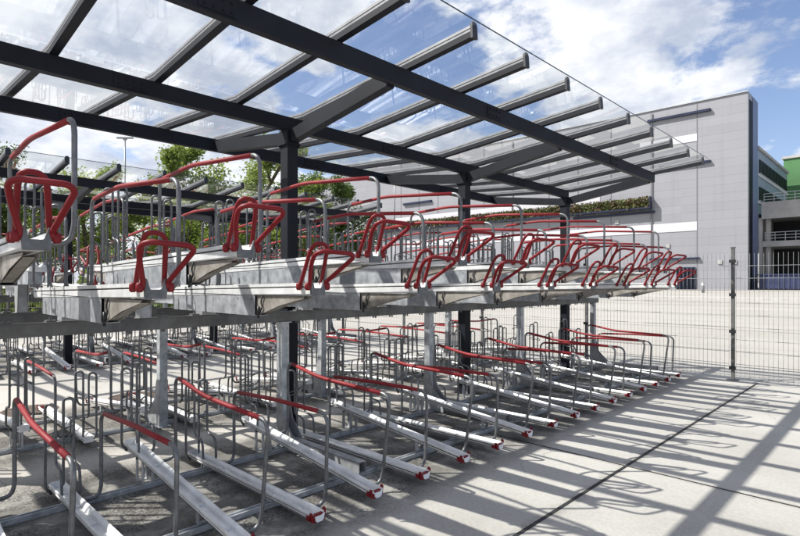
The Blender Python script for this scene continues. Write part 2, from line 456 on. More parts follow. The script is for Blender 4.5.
def make_tray(high):
    """upper level; local z = 0 is the rim of the tray at the aisle end"""
    root = empty('bike_tray')
    Ln = -2.42; dz = -.06 if high else -.045
    sl = lambda x: dz * x / Ln
    b = MB(); b.extrude(TR, (Ln, 0, dz), (-.012, 0, 0)); chn = b.build('channel', ALU, root)
    for sd in (-1, 1):  # black strips again, colouring the tray's side grooves as if shaded
        q = MB(); q.extrude([(sd*.0500 - .0007, -.0305), (sd*.0500 + .0007, -.0305), (sd*.0500 + .0007, -.0245), (sd*.0500 - .0007, -.0245)], (Ln + .01, 0, dz), (-.02, 0, 0))
        q.build('groove_shade', FILLER_SHADE, chn)
    # dark bracket closing the aisle end, notched like the channel
    b = MB(); b.extrude([(-.054,-.084),(.054,-.084),(.057,-.030),(.053,.022),(.045,.018),(.030,-.032),(.024,-.036),(-.024,-.036),(-.030,-.032),(-.045,.018),(-.053,.022),(-.057,-.030)],
              (-.010, 0, 0), (.004, 0, 0)); b.build('end_bracket', CAPM, root)
    # folded sheet box below
    b = MB(); x0, x1 = -2.15, -.70; w = .052; zt, zb = -.087, -.245
    b.box((x0, -w, zb + sl(x0)*.0), (x1, -w + .003, zt - .004)); b.box((x0, w - .003, zb), (x1, w, zt - .004))
    b.box((x0, -w + .003, zb), (x1, w - .003, zb + .003)); b.box((x0, -w + .003, zb + .003), (x0 + .003, w - .003, zt - .006))
    b.box((x0, -w - .004, zt - .008), (x1, w + .004, zt - .003 - .0))
    b.box((-1.36, -w - .002, zb + .01), (-1.355, -w, zt - .01))
    for xq in (-.76, -.95):
        for s in (-1, 1): b.tube([(xq, s * w, zt - .03), (xq, s * (w + .006), zt - .03)], .008, 6)
    b.build('support_box', SHEET, root)
    # tapering brace that carries the free end
    b = MB()
    for s in (-1, 1):
        y = s * .034
        poly = [(-.70, zt - .006), (-.10, zt - .006), (-.12, zt - .022), (-.40, zt - .075), (-.66, zb + .01), (-.70, zb + .01)]
        vs = [(px, y - .002, pz) for px, pz in poly] + [(px, y + .002, pz) for px, pz in poly]; n = len(poly)
        b.add(vs, [tuple(range(n)), tuple(reversed(range(n, 2*n)))] + [(i, (i+1) % n, n + (i+1) % n, n + i) for i in range(n)])
    b.bar((-.67, 0, zb + .02), (-.16, 0, zt - .025), .05, .006)
    b.build('brace', BRACE, root)
    b = MB()
    b.tube(rnd([(-.60, -.046, zt - .01), (-.63, -.046, zt - .06), (-.60, -.046, zt - .09), (-.655, -.046, zb + .02)], .02, 3), .006, 6)
    b.tube([(-.66, -.046, zb + .07), (-.66, -.046, zb - .015)], .009, 6)
    b.build('spring', DARKC, root)
    hoop(root, -1.76, .635, -1.15, .665, -.17, .585, -.17, sl(-1.76) - .03, -.035)
    # handle: two red loops
    h = MB()
    h.tube(rnd([(-.005, -.066, -.03), (.0, -.063, .0), (.075, -.110, .125), (.175, -.138, .197), (.285, .092, .178), (.0, .060, .0), (-.005, .062, -.03)],
               [0, .02, .06, .062, .062, .02, 0], 6), .0142, 10)
    h.lathe([(.012, -.05), (.020, -.04), (.020, -.01), (.012, 0)], (-.005, -.078, 0), 8)
    h.lathe([(.012, -.05), (.020, -.04), (.020, -.01), (.012, 0)], (-.005, .078, 0), 8)
    h.build('handle', RED, root)
    h = MB()
    h.tube(rnd([(-.105, -.064, -.03), (-.10, -.062, .0), (.015, -.072, .205), (.06, -.068, .252), (.085, .018, .246), (-.045, .060, .0), (-.05, .060, -.03)],
               [0, .02, .06, .045, .045, .02, 0], 6), .0135, 10)
    h.lathe([(.012, -.05), (.019, -.04), (.019, -.01), (.012, 0)], (-.105, -.076, 0), 8)
    h.build('handle', RED, root)
    for s in (-1, 1): holder(root, -2.28, sl(-2.28) - .01, s, .66)
    wavy_tie(root, -2.28, sl(-2.28) + .40)
    if high:       # trapezoid stools that lift the tray above the beam
        b = MB()
        for xc in (-1.60,):
            for s in (-1, 1):
                y = s * .040
                poly = [(xc - .085, zb), (xc + .085, zb), (xc + .045, -.508), (xc - .045, -.508)]
                vs = [(px, y - .003, pz) for px, pz in poly] + [(px, y + .003, pz) for px, pz in poly]
                b.add(vs, [(0,1,2,3), (7,6,5,4)] + [(i, (i+1) % 4, 4 + (i+1) % 4, 4 + i) for i in range(4)])
            b.box((xc - .05, -.05, -.508), (xc + .05, .05, -.502))
            b.bar((xc - .066, 0, zb), (xc - .045, 0, -.508), .07, .005, up=(1, 0, 0))
            b.bar((xc + .066, 0, zb), (xc + .045, 0, -.508), .07, .005, up=(1, 0, 0))
        b.build('stool', FOOTM, root)
    else:
        b = MB(); b.box((-1.66, -.06, -.275), (-1.54, .06, -.247)); b.build('stool', FOOTM, root)
    return root

stand_proto = {True: make_stand(True), False: make_stand(False)}
tray_proto = {True: make_tray(True), False: make_tray(False)}
used = set()
def take(pr, key):
    if key in used: return copy_tree(pr)
    used.add(key); return pr
SP = .523
XM = -5.2          # middle of a double row
rows = []          # (block shift, rear?, name, first index)
BL2 = -8.02
for shift, rear, rn, i0, i1 in ((0, False, 'front row', -4, 14), (0, True, 'second row', -4, 14), (BL2, False, 'third row', -1, 14), (BL2, True, 'rearmost row', -1, 14)):
    total = i1 - i0 + 1
    for i in range(i0, i1 + 1):
        high = (i % 2 != 0) != rear
        y = 2.09 + SP * i
        k = i1 - i + 1
        x = (-2.78 if not rear else 2 * XM + 2.78) + shift
        s = take(stand_proto[high], ('s', high))
        s.location = (x, y, 0); s.rotation_euler = (0, 0, math.pi if rear else 0)
        kind = 'sloping' if high else 'flat'
        tag(s, f'ground-level bike stand with {kind} channel, {ordinal(k)} from mesh fence in {rn}', 'bike stand', f'ground-level bike stands in the {rn}')
        if (y < 9.45) :
            hi2 = high
            t = take(tray_proto[hi2], ('t', hi2))
            yt = 1.07 + .515 * (i + 2)
            xx = (-2.80 if not rear else 2 * XM + 2.80) + shift
            t.location = (xx, yt, 1.828 if hi2 else 1.600); t.rotation_euler = (0, 0, math.pi if rear else 0)
            tag(t, f'{"raised" if hi2 else "low-set"} upper-deck tray with red handles, {ordinal(k)} from mesh fence in {rn}', 'bike tray', f'upper-deck bike trays in the {rn}')

# ------------------------------------------------------------------ steel frames that carry the trays
def frame(shift, rear, posts, y0, y1, label):
    sgn = -1 if rear else 1
    xb = (-4.40 if not rear else 2 * XM + 4.40) + shift
    root = empty('rack_frame', (xb, y0, 0))
    b = MB(); Ly = y1 - y0
    b.box((-.032, 0, 1.222), (.032, Ly, 1.318))
    b.box((-.034, -.0, 1.318), (.05 , Ly, 1.321)); b.box((-.036, -.003, 1.215), (.036, .0, 1.325))
    yy = .1
    while yy < Ly - .1:
        for xx in (-.018, .018): b.lathe([(.010, -.022), (.010, 0)], (xx, yy, 1.222), 6, False)
        b.box((-.03, yy - .03, 1.321), (.03, yy + .03, 1.334)); b.lathe([(.009, 0), (.009, .02)], (.0, yy, 1.334), 6, False)
        yy += SP / 2
    b.build('beam', BEAM, root)
    for xr in (-3.30, -4.30):
        X = (xr if not rear else 2 * XM - xr) + shift - xb
        b = MB(); b.extrude([(-.027, 0), (.027, 0), (.027, .036), (.016, .036), (.016, .012), (-.016, .012), (-.016, .036), (-.027, .036)], (X, 0, .002), (X, Ly - .15, .002))
        b.build('floor_rail', SHEET, root)
    for py in posts:
        y = py - y0
        b = MB(); w = .042
        b.box((-w, y - w, .0), (w, y + w, 1.213))
        b.box((-.062, y - .062, 1.213), (.062, y + .062, 1.2215)); b.box((-.075, y - .075, .0), (.075, y + .075, .012))
        for s in (-1, 1): b.tube([(w, y + s * .022, 1.16), (w + .008, y + s * .022, 1.16)], .007, 6)
        p = b.build('post', SHEET, root)
        b = MB()      # bent gusset plates
        for s in (-1, 1):
            yy2 = y + s * (w + .003)
            poly = [(sgn * w, .52), (sgn * .10, .30), (sgn * .27, .135), (sgn * .27, .012), (-sgn * w, .012), (-sgn * w, .52)]
            n = len(poly)
            vs = [(px, yy2 - .0025, pz) for px, pz in poly] + [(px, yy2 + .0025, pz) for px, pz in poly]
            b.add(vs, [tuple(range(n)), tuple(reversed(range(n, 2*n)))] + [(i, (i+1) % n, n + (i+1) % n, n + i) for i in range(n)])
        b.build('gusset', FOOTM, p)
        b = MB(); x0_, x1_ = sgn * (w + .003), sgn * 1.16
        a_, c_ = min(x0_, x1_), max(x0_, x1_)
        t_ = .004; y_a, y_b, z_a, z_b = y - .037, y + .037, .045, .135
        b.box((a_, y_a, z_a), (c_, y_a + t_, z_b)); b.box((a_, y_b - t_, z_a), (c_, y_b, z_b))
        b.box((a_, y_a + t_, z_b - t_), (c_, y_b - t_, z_b)); b.box((a_, y_a + t_, z_a), (c_, y_b - t_, z_a + t_))
        b.box((sgn * .94 - .03, y - .05, .0), (sgn * .94 + .03, y + .05, .044))
        b.build('foot_beam', FOOTM, p)
    return tag(root, label, 'rack frame', 'galvanised frames under the upper bike decks')
frame(0, False, (-1.3, 2.88, 5.03, 7.17, 9.75), -1.5, 9.93, 'grey steel post-and-beam frame carrying the front row of upper bike trays')
frame(0, True, (.1, 2.36, 4.57, 7.38, 9.75), -1.5, 9.93, 'grey steel post-and-beam frame carrying the second row of upper bike trays')
frame(BL2, False, (1.2, 3.4, 5.6, 7.8, 9.75), 1.0, 9.93, 'grey steel post-and-beam frame carrying the third row of upper bike trays')
frame(BL2, True, (1.2, 3.4, 5.6, 7.8, 9.75), 1.0, 9.93, 'grey steel post-and-beam frame carrying the rearmost row of upper bike trays')

# ------------------------------------------------------------------ glass canopies
def canopy(dx, dy, posts, rafters, y_start, label):
    XF, XC, XB = -3.17 + dx, -4.71 + dx, -6.33 + dx
    root = empty('glass_canopy', (XC, posts[0] + dy, 0))
    ox, oy = XC, posts[0] + dy
    SL = .08; ye = posts[-1] + dy + .06; ys_ = y_start + dy
    def P(b, name, m, par=root): return b.build(name, m, par)
    def lo(x, y, z): return (x - ox, y - oy, z)
    for x, z0, z1, w in ((XF, 3.278, 3.432, .062), (XC, 3.185, 3.322, .08), (XB, 3.252, 3.400, .062)):
        b = MB(); b.box(lo(x - w/2, ys_, z0), lo(x + w/2, ye, z1))
        b.box(lo(x - w/2 - .004, ye, z0 - .004), lo(x + w/2 + .004, ye + .006, z1 + .004))
        for q in (4.62, 7.66, 1.58, -1.4):
            yq = q + dy
            if yq < ys_ + .2: continue
            for sg in (-1, 1):
                b.box(lo(x + sg * (w/2 + .003) - .003, yq - .13, z0 + .02), lo(x + sg * (w/2 + .003) + .003, yq + .13, z1 - .02))
                for by in (-.09, -.03, .03, .09):
                    for bz in (z0 + .045, z1 - .045): b.tube([lo(x + sg * (w/2 + .006), yq + by, bz), lo(x + sg * (w/2 + .014), yq + by, bz)], .009, 6)
        P(b, 'beam', DARK)
    for py in posts:
        y = py + dy; b = MB(); w = .064
        b.box(lo(XC - w, y - w, .004), lo(XC + w, y + w, 3.03)); b.box(lo(XC - .11, y - .11, 0), lo(XC + .11, y + .11, .012))
        p = P(b, 'post', DARK)
        b = MB()
        b.box(lo(XC - .085, y - .085, 3.03), lo(XC + .085, y + .085, 3.05))
        b.box(lo(XC - .075, y - .075, 3.05), lo(XC + .075, y + .075, 3.183))
        for sx in (-1, 1):
            for sy in (-1, 1): b.lathe([(.010, -.02), (.010, 0)], lo(XC + sx * .07, y + sy * .07, 3.03), 6, False)
        P(b, 'post_head', DARK, p)
        for xe, ze0, ze1, s in ((XF, 3.262, 3.40, 1), (XB, 3.235, 3.375, -1)):
            b = MB(); x0 = XC + s * .076; x1 = xe - s * .0325
            poly = [(x0, 3.052), (x0, 3.178), (x1, ze1), (x1, ze0)]
            vs = [lo(px, y - .045, pz) for px, pz in poly] + [lo(px, y + .045, pz) for px, pz in poly]
            b.add(vs, [(0,1,2,3), (7,6,5,4)] + [(i, (i+1) % 4, 4 + (i+1) % 4, 4 + i) for i in range(4)])
            P(b, 'arm', DARK)
    tips = (( -2.475 + dx, 1), (-6.95 + dx, -1))
    zc = 3.325
    for ry in rafters:
        y = ry + dy
        for xt, s in tips:
            sl = SL if s > 0 else .062
            L_ = abs(xt - XC); zt = zc + sl * L_
            a, c = lo(XC + s * .004, y, zc), lo(xt, y, zt)
            b = MB(); up = (0, 0, 1)
            b.extrude([(-.031, 0), (.031, 0), (.031, .045), (-.031, .045)], a, c)
            r = P(b, 'rafter', DARK)
            b = MB()      # ribbed aluminium glazing bar on the rafter
            b.extrude([(-.020,.046),(.020,.046),(.026,.050),(.026,.066),(.020,.068),(.020,.074),(.026,.076),(.026,.096),(.018,.100),
                       (-.018,.100),(-.026,.096),(-.026,.076),(-.020,.074),(-.020,.068),(-.026,.066),(-.026,.050)], a, c)
            P(b, 'glazing_bar', BARM, r)
            b = MB(); b.extrude([(-.033,-.008),(.033,-.008),(.033,.100),(.018,.122),(-.018,.122),(-.033,.100)],
                                (c[0] + s * .001, c[1], c[2]), (c[0] + s * .022, c[1], c[2] + .0015 * 1))
            P(b, 'end_cap', DARKC, r)
    ry = list(rafters)
    for k in range(len(ry) - 1):
        ya, yb = ry[k] + dy + .0335, ry[k+1] + dy - .0335
        for xt, s in tips:
            sl = SL if s > 0 else .062
            x0 = XC + s * .015; x1 = xt + s * .075
            z0 = zc + sl * abs(x0 - XC) + .080; z1 = zc + sl * abs(x1 - XC) + .080
            b = MB()
            vs = [lo(x0, ya, z0), lo(x1, ya, z1), lo(x1, yb, z1), lo(x0, yb, z0)]
            b.add(vs, [(0, 1, 2, 3)])
            P(b, 'glass_pane', GLASS)
            # green-dark polished edge of the sheet
            e = MB(); e.box((min(x1, x1 + s*.004) - ox, ya - .03 - oy, z1 - .004), (max(x1, x1 + s*.004) - ox, yb + .03 - oy, z1 + .005))
            e.build('pane_edge', EDGE, root)
    return tag(root, label, 'canopy')
BARM = mat('silver_glazing_bar', (0.22, 0.225, 0.235), 0.42, 0.4, var=.15, vscale=5)
EDGE = mat('glass_edge', (0.035, 0.05, 0.05), 0.25, 0.0)
RS = .771
rf1 = [3.349 + RS * k for k in range(-9, 9)]
canopy(0, 0, (-2.9, .13, 3.16, 6.16, 9.24), rf1, -3.6, 'large black steel canopy with glass roof over the front double row of bike racks')
rf2 = [3.349 + RS * k for k in range(-4, 9)]
canopy(-7.27, -.24, (.06, 3.13, 6.16, 9.30), rf2, .0, 'smaller-looking black steel and glass canopy behind, over the farther bike racks')

# ------------------------------------------------------------------ mesh fence
FENM = mat('galvanised_wire', (0.34, 0.35, 0.35), .5, .4, var=.2, vscale=5)
def fence(p0, p1, n_pan, label, post_first=True, vs=.062, h=2.05):
    p0 = Vector(p0); p1 = Vector(p1); d = (p1 - p0) / n_pan; u = d.normalized(); nrm = Vector((-u.y, u.x, 0))
    root = empty('mesh_fence', p0)
    for k in range(n_pan + 1):
        q = d * k; b = MB()
        ang = math.atan2(u.y, u.x)
        b.extrude([(-.025, -.025), (.025, -.025), (.025, .025), (-.025, .025)], q, q + Vector((0, 0, 2.17)), up=u)
        b.extrude([(-.032, -.032), (.032, -.032), (.032, .032), (-.032, .032)], q + Vector((0, 0, 2.17)), q + Vector((0, 0, 2.185)), up=u)
        b.box((q.x - .08, q.y - .08, -.01), (q.x + .08, q.y + .08, .012))
        pst = b.build('post', BEAM, root)
        for z in (.2, .8, 1.4, 1.95):
            c = q - nrm * .04; b = MB()
            b.box((c.x - .045, c.y - .012, z - .025), (c.x + .045, c.y + .012, z + .025))
            b.build('clamp', DARKC, pst)
    for k in range(n_pan):
        a = d * k + u * .05; c = d * (k + 1) - u * .05; b = MB(); Lp = (c - a).length; nv = int(Lp / vs)
        off = -nrm * .034
        for i in range(nv + 1):
            q = a + u * (Lp * i / nv) + off
            b.tube([q + Vector((0, 0, .04)), q + Vector((0, 0, h + .02))], .0026, 4, cap=False)
        z = .07
        while z < h:
            for s in (-1, 1):
                q0 = a + off + nrm * (s * .006) + Vector((0, 0, z)); q1 = c + off + nrm * (s * .006) + Vector((0, 0, z))
                b.tube([q0, q1], .0032, 4, cap=False)
            z += .2
        b.build('mesh_panel', FENM, root)
    return tag(root, label, 'fence')
fence((-14.66, 10.04, 0), (5.34, 10.04, 0), 8, 'grey double-wire mesh fence across the end of the bike racks')
fence((-18.6, 0.5, 0), (-18.6, 25.5, 0), 10, 'wire mesh fence beyond the farther racks, in front of the trees', h=2.05)

# ------------------------------------------------------------------ manholes
for x, y, lb in ((-7.87, 2.70, 'round rusty iron manhole cover in the aisle, farther of two'), (-7.95, 1.50, 'round rusty iron manhole cover in the aisle, nearer of two')):
    root = empty('manhole_cover', (x, y, 0))
    b = MB(); b.lathe([(.31, 0), (.31, .005), (.27, .0075), (.265, .003)], (0, 0, 0), 36, False); b.build('rim', IRON, root)
    b = MB(); b.lathe([(.258, 0), (.258, .006), (.20, .006), (.195, .008), (.10, .008), (.095, .005)], (0, 0, 0), 36, False)
    for a in range(8):
        ca, sa = math.cos(a * .785), math.sin(a * .785)
        b.bar((ca * .08, sa * .08, .007), (ca * .245, sa * .245, .007), .02, .005)
    b.build('lid', IRON, root)
    tag(root, lb, 'manhole cover', 'manhole covers in the aisle')

# ------------------------------------------------------------------ clad building and parking deck
f_, al_ = 529.26, R(44.323); S_, C_ = math.sin(al_), math.cos(al_)
def ray(px, D):
    u = (px - 400) / f_; return Vector(((u * C_ - S_) * D, (u * S_ + C_) * D, 0))
def zat(py, D): return 1.6 + (282.56 - py) * D / f_
c0 = ray(748, 60); 
fd = Vector((-1.536, -.060, 0)).normalized()            # façade runs away to the left
bd = Vector((0.0, 1.0, 0)).normalized()
LW = 86.0; HT = zat(91, 60); ZB = .70
def cladding():
    m = bpy.data.materials.new('grey_metal_cladding'); m.use_nodes = True; t = m.node_tree; b = t.nodes['Principled BSDF']; n_ = t.nodes.new; l_ = t.links.new
    tcn = n_('ShaderNodeTexCoord'); sp = n_('ShaderNodeSeparateXYZ'); l_(tcn.outputs['Object'], sp.inputs[0])
    def mth(op, a, c=None):
        q = n_('ShaderNodeMath'); q.operation = op
        for i, v in enumerate((a, c)):
            if v is None: continue
            if isinstance(v, (int, float)): q.inputs[i].default_value = v
            else: l_(v, q.inputs[i])
        return q.outputs[0]
    fr = mth('FRACT', mth('DIVIDE', sp.outputs[2], 1.0))
    ln = mth('LESS_THAN', fr, .06)
    n = n_('ShaderNodeTexNoise'); n.inputs['Scale'].default_value = .35; n.inputs['Detail'].default_value = 5; l_(tcn.outputs['Object'], n.inputs['Vector'])
    # every board has its own slight tone
    wn = n_('ShaderNodeTexWhiteNoise'); wn.noise_dimensions = '2D'
    cb = n_('ShaderNodeCombineXYZ'); l_(mth('FLOOR', sp.outputs[2]), cb.inputs[0]); l_(mth('FLOOR', mth('DIVIDE', sp.outputs[0], 6.9)), cb.inputs[1]); l_(cb.outputs[0], wn.inputs['Vector'])
    v = mth('ADD', mth('ADD', .93, mth('MULTIPLY', wn.outputs['Value'], .06)), mth('MULTIPLY', mth('SUBTRACT', n.outputs['Fac'], .5), .14))
    mps = n_('ShaderNodeMapping'); mps.inputs['Scale'].default_value = (2.2, 2.2, .10); l_(tcn.outputs['Object'], mps.inputs[0])
    n5 = n_('ShaderNodeTexNoise'); n5.inputs['Scale'].default_value = 1.0; n5.inputs['Detail'].default_value = 6; l_(mps.outputs[0], n5.inputs['Vector'])
    st = n_('ShaderNodeMapRange'); st.inputs['From Min'].default_value = .52; st.inputs['From Max'].default_value = .75; st.inputs['To Max'].default_value = .07; l_(n5.outputs['Fac'], st.inputs['Value'])
    v = mth('MULTIPLY', v, mth('SUBTRACT', 1.0, st.outputs[0]))
    v = mth('MULTIPLY', v, mth('SUBTRACT', 1.0, mth('MULTIPLY', ln, .15)))
    q = n_('ShaderNodeMix'); q.data_type = 'RGBA'; q.blend_type = 'MULTIPLY'; q.inputs['Factor'].default_value = 1
    q.inputs['A'].default_value = (.262, .267, .292, 1)
    cc = n_('ShaderNodeCombineColor'); l_(v, cc.inputs[0]); l_(v, cc.inputs[1]); l_(v, cc.inputs[2]); l_(cc.outputs[0], q.inputs['B'])
    l_(q.outputs['Result'], b.inputs['Base Color']); b.inputs['Roughness'].default_value = .5; b.inputs['Metallic'].default_value = .1
    return m
CLAD = cladding()
CLADW = mat('white_cladding', (.50, .50, .53), .5, 0, var=.04, vscale=.5)
BLUE = mat('dark_blue_metal', (.010, .016, .045), .4, .2, var=.2, vscale=.5)
JOINTM = mat('joint_strip', (.15, .15, .165), .6)
WIN = mat('window_glass', (.010, .012, .018), .55, 0, spec=.08)
BLUEG = mat('blue_grey_return', (.12, .15, .26), .5, .1, var=.1, vscale=.5)
GREY = mat('parapet_concrete', (.34, .335, .33), .75, 0, var=.2, vscale=.4)
MID = mat('wing_cladding', (.22, .26, .33), .5, .1, var=.1, vscale=.4)
DECK_SHADE = mat('deck_shade', (.03, .03, .033), .9)
GREEN = mat('green_render', (.06, .17, .06), .7, 0, var=.15, vscale=.4)
bld = empty('clad_building', c0)
nf = Vector((-fd.y, fd.x, 0)); nf = nf if nf.y < 0 else -nf      # façade normal, towards the camera
def prism(b, fp, z0, z1):
    n = len(fp); vs = [(p.x, p.y, z0) for p in fp] + [(p.x, p.y, z1) for p in fp]
    b.add(vs, [tuple(reversed(range(n))), tuple(range(n, 2*n))] + [(i, (i+1) % n, n + (i+1) % n, n + i) for i in range(n)])
Z = Vector((0, 0, 0))
b = MB(); prism(b, [Z, fd * LW, fd * LW + bd * 18, bd * 4.75], ZB - 1.0, HT); b.build('wall', CLAD, bld)
def along(px):      # distance along the façade for a picture column
    r = ray(px, 1); # c0 + fd*s = r*t
    det = fd.x * (-r.y) + r.x * fd.y
    s = (-c0.x * (-r.y) + (-c0.y) * r.x) / det if abs(det) > 1e-9 else 0
    s = ((-c0.x) * (-r.y) - (-r.x) * (-c0.y)) / (fd.x * (-r.y) - (-r.x) * fd.y)
    P_ = c0 + fd * s; D = -P_.x * S_ + P_.y * C_
    return s, D
def on_face(name, m, px0, px1, py0a, py1a, depth=.12, sink=0.0, par=bld, label=None):
    """panel on the façade between picture columns px0..px1; py given at px1's column"""
    s0, D0 = along(px0); s1, D1 = along(px1)
    zt, zb_ = zat(py0a, D1), zat(py1a, D1)
    b = MB(); a = fd * s0; c = fd * s1
    prism(b, [a - nf * .02, c - nf * .02, c + nf * depth, a + nf * depth], zb_, zt)
    return b.build(name, m, par)
on_face('roof_edge', SHEET, 383, 748.6, 90.3, 91.4, .15)
on_face('white_panel', CLADW, 640, 697, 133.5, 141.0, .06)
on_face('white_panel', CLADW, 405, 697, 221.5, 230.5, .06)
on_face('white_panel', CLADW, 395, 600, 196, 205, .05)
for px in (697, 651, 611, 578, 549, 512, 484, 459, 438, 419, 401):
    on_face('panel_joint', GREY, px - .35, px + .35, 91.5 if False else 0, 0, .03) if False else None
    s0, D0 = along(px); b = MB(); a = fd * (s0 - .05); c = fd * (s0 + .05)
    prism(b, [a, c, c + nf * .035, a + nf * .035], ZB, HT - .15); b.build('panel_joint', JOINTM, bld)
for (a, c, t, bt) in ((648, 711, 108.6, 111.0), (660, 711, 160.2, 162.2), (574, 655, 210.8, 213.0), (650, 700, 257.3, 259.2), (404, 432, 200, 202)):
    on_face('canopy_strip', BLUE, a, c, t, bt, .35)
# slit window on the narrow return, corner flashing
s = Vector((1, 0, 0))
b = MB(); b.box((-.01, .7, ZB), (.05, 2.1, HT - .8)); b.build('slit_window', WIN, bld)
b = MB(); b.box((-.01, 2.2, ZB), (.08, 4.74, HT - .2)); b.build('corner_trim', BLUEG, bld)
for (px, py) in ((617, 222), (720, 262), (735, 262), (668, 246)):
    on_face('vent', GREY, px - 2, px + 2, py - 2, py + 2, .12)
for px in (651.8, 512.6):
    s_, D_ = along(px); q = fd * s_ + nf * .16; b = MB(); b.tube([(q.x, q.y, ZB), (q.x, q.y, HT - .3)], .07, 8); b.build('downpipe', JOINTM, bld)
# entrance
s0, D0 = along(695.5); s1, D1 = along(677)
b = MB(); prism(b, [fd * s0, fd * s1, fd * s1 + nf * .06, fd * s0 + nf * .06], ZB - .1, ZB + 2.6); dr = b.build('door', WIN, bld)
b = MB()
for q in range(6):
    a = fd * (s0 + (s1 - s0) * q / 5) + nf * .065; b.box((a.x - .06, a.y - .06, ZB - .1), (a.x + .06, a.y + .05, ZB + 2.65))
prism(b, [fd * s0 + nf * .06, fd * s1 + nf * .06, fd * s1 + nf * .13, fd * s0 + nf * .13], ZB + 2.6, ZB + 2.8)
b.build('frame', BLUE, dr)
tag(bld, 'tall windowless grey clad building with white bands and a narrow blue slit', 'building')
# planted trough along the façade
ptr = empty('planter_trough', c0)
s0, D0 = along(651.5); s1, D1 = along(372)
zt, zb_ = zat(197.5, D0), zat(206.5, D0)
b = MB(); prism(b, [fd * s0 + nf * .95, fd * s1 + nf * .95, fd * s1 + nf * 1.0, fd * s0 + nf * 1.0], zb_ - .35, zb_ - .12); prism(b, [fd * s0 + nf * .14, fd * s1 + nf * .14, fd * s1 + nf * .95, fd * s0 + nf * .95], zb_ - .35, zb_ - .30)
prism(b, [fd * s0 + nf * .14, fd * s0 + fd * -.12 + nf * .14, fd * s0 + fd * -.12 + nf * 1.0, fd * s0 + nf * 1.0], zb_ - .35, zt + .05)
b.build('trough', BLUE, ptr)
LEAFY = mat('climber_leaves', (.075, .11, .025), .7, 0, vscale=.9, col2=(.10, .055, .03))
rng = random.Random(5); b = MB()
for i in range(16000):
    q = fd * rng.uniform(s0, s1) + nf * rng.uniform(.2, 1.0); z = rng.uniform(zb_ - .3, zt + .0) + rng.gauss(0, .06)
    r = rng.uniform(.08, .2); v1 = Vector((rng.gauss(0,1), rng.gauss(0,1), rng.gauss(0,1))).normalized() * r; v2 = Vector((rng.gauss(0,1), rng.gauss(0,1), rng.gauss(0,1))).normalized() * r
    p = Vector((q.x, q.y, z)); b.add([p - v1, p + v2, p + v1, p - v2], [(0, 1, 2, 3)])
b.build('foliage', LEAFY, ptr)
tag(ptr, 'long trough of green and reddish climbing plants on the grey facade', 'planter')

# windowed wing behind the tower, running away from the camera
wing = empty('office_wing', c0 + bd * 4.75 + Vector((.02, 0, 0)))
zw = zat(149, 63.4)
b = MB(); b.box((-12, .02, 6), (.0, 20.4, zw)); b.build('wall', MID, wing)
b = MB(); b.box((-12.1, -.0, zw), (.2, 20.5, zw + .35)); b.build('roof_edge', GREY, wing)
for z0 in (zw - 2.7, zw - 6.0, zw - 9.3):
    for k in range(9):
        b = MB(); y = 1.0 + k * 2.1; b.box((-.02, y, z0), (.10, y + 1.85, z0 + 1.6)); w_ = b.build('window', WIN, wing)
        e = MB(); e.box((.0, y - .06, z0 - .12), (.14, y + 1.76, z0 - .02)); e.build('sill', GREY, w_)
b = MB()
for z0 in (zw - 3.2, zw - 6.5): b.box((.0, .1, z0), (.16, 20.2, z0 + .3))
b.build('ledge', CLADW, wing)
tag(wing, 'blue-grey office wing with bands of dark windows beside the tall blank facade', 'building')

# parking deck
deck = empty('parking_deck', c0 + bd * 5.0 + Vector((.3, 0, 0)))
def dz(py): return zat(py, 63.8)
W = 60
b = MB(); b.box((.1, .0, dz(219.5)), (W, .35, dz(203))); b.box((.1, .35, dz(217.5)), (W, 22, dz(214))); pr_ = b.build('parapet', GREY, deck)
b = MB(); b.box((.1, .6, dz(247)), (W, .9, dz(241.5))); b.box((.1, .9, dz(247)), (W, 7.4, dz(245))); b.build('floor_slab', GREY, deck)
b = MB(); b.box((.1, 7.5, 0), (W, 7.9, dz(218))); b.build('shade_backing', DECK_SHADE, deck)  # near-black sheet put in as the shade inside the deck
b = MB(); b.box((-.25, .4, 0), (.08, 7.4, dz(218))); b.build('side_wall', GREY, deck)
for k in range(10):
    b = MB(); b.box((.4 + k * 6.2, .95, .5), (.85 + k * 6.2, 1.4, dz(214))); b.build('column', GREY, deck)
b = MB()
for (zz, yy) in ((dz(203.5), .15), (dz(241.5), .75)):
    for k in range(60): b.box((.3 + k * 1.0, yy - .02, zz), (.35 + k * 1.0, yy + .02, zz + 1.05))
    for q in (.35, .7, 1.05): b.box((.3, yy - .03, zz + q - .03), (W, yy + .03, zz + q + .03))
b.build('railing', SHEET, deck)
tag(deck, 'open-sided grey concrete parking deck with railings right of the tall building', 'parking deck')
gb = empty('green_building', c0 + bd * 26.5 + Vector((-.6, 0, 0)))
b = MB(); b.box((0, 0, 0), (30, 14, zat(168.5, 83) + .6)); b.build('wall', GREEN, gb)
b = MB(); b.box((-.2, -.2, zat(168.5, 83) + .6), (30.2, 14.2, zat(168.5, 83) + .95)); b.build('roof_edge', GREY, gb)
for k in range(5):
    b = MB(); b.box((3 + k * 5, -.03, zat(168.5, 83) - 3), (6 + k * 5, .05, zat(168.5, 83) - 1.4)); b.build('window', WIN, gb)
tag(gb, 'dark green block rising behind the parking deck', 'building')
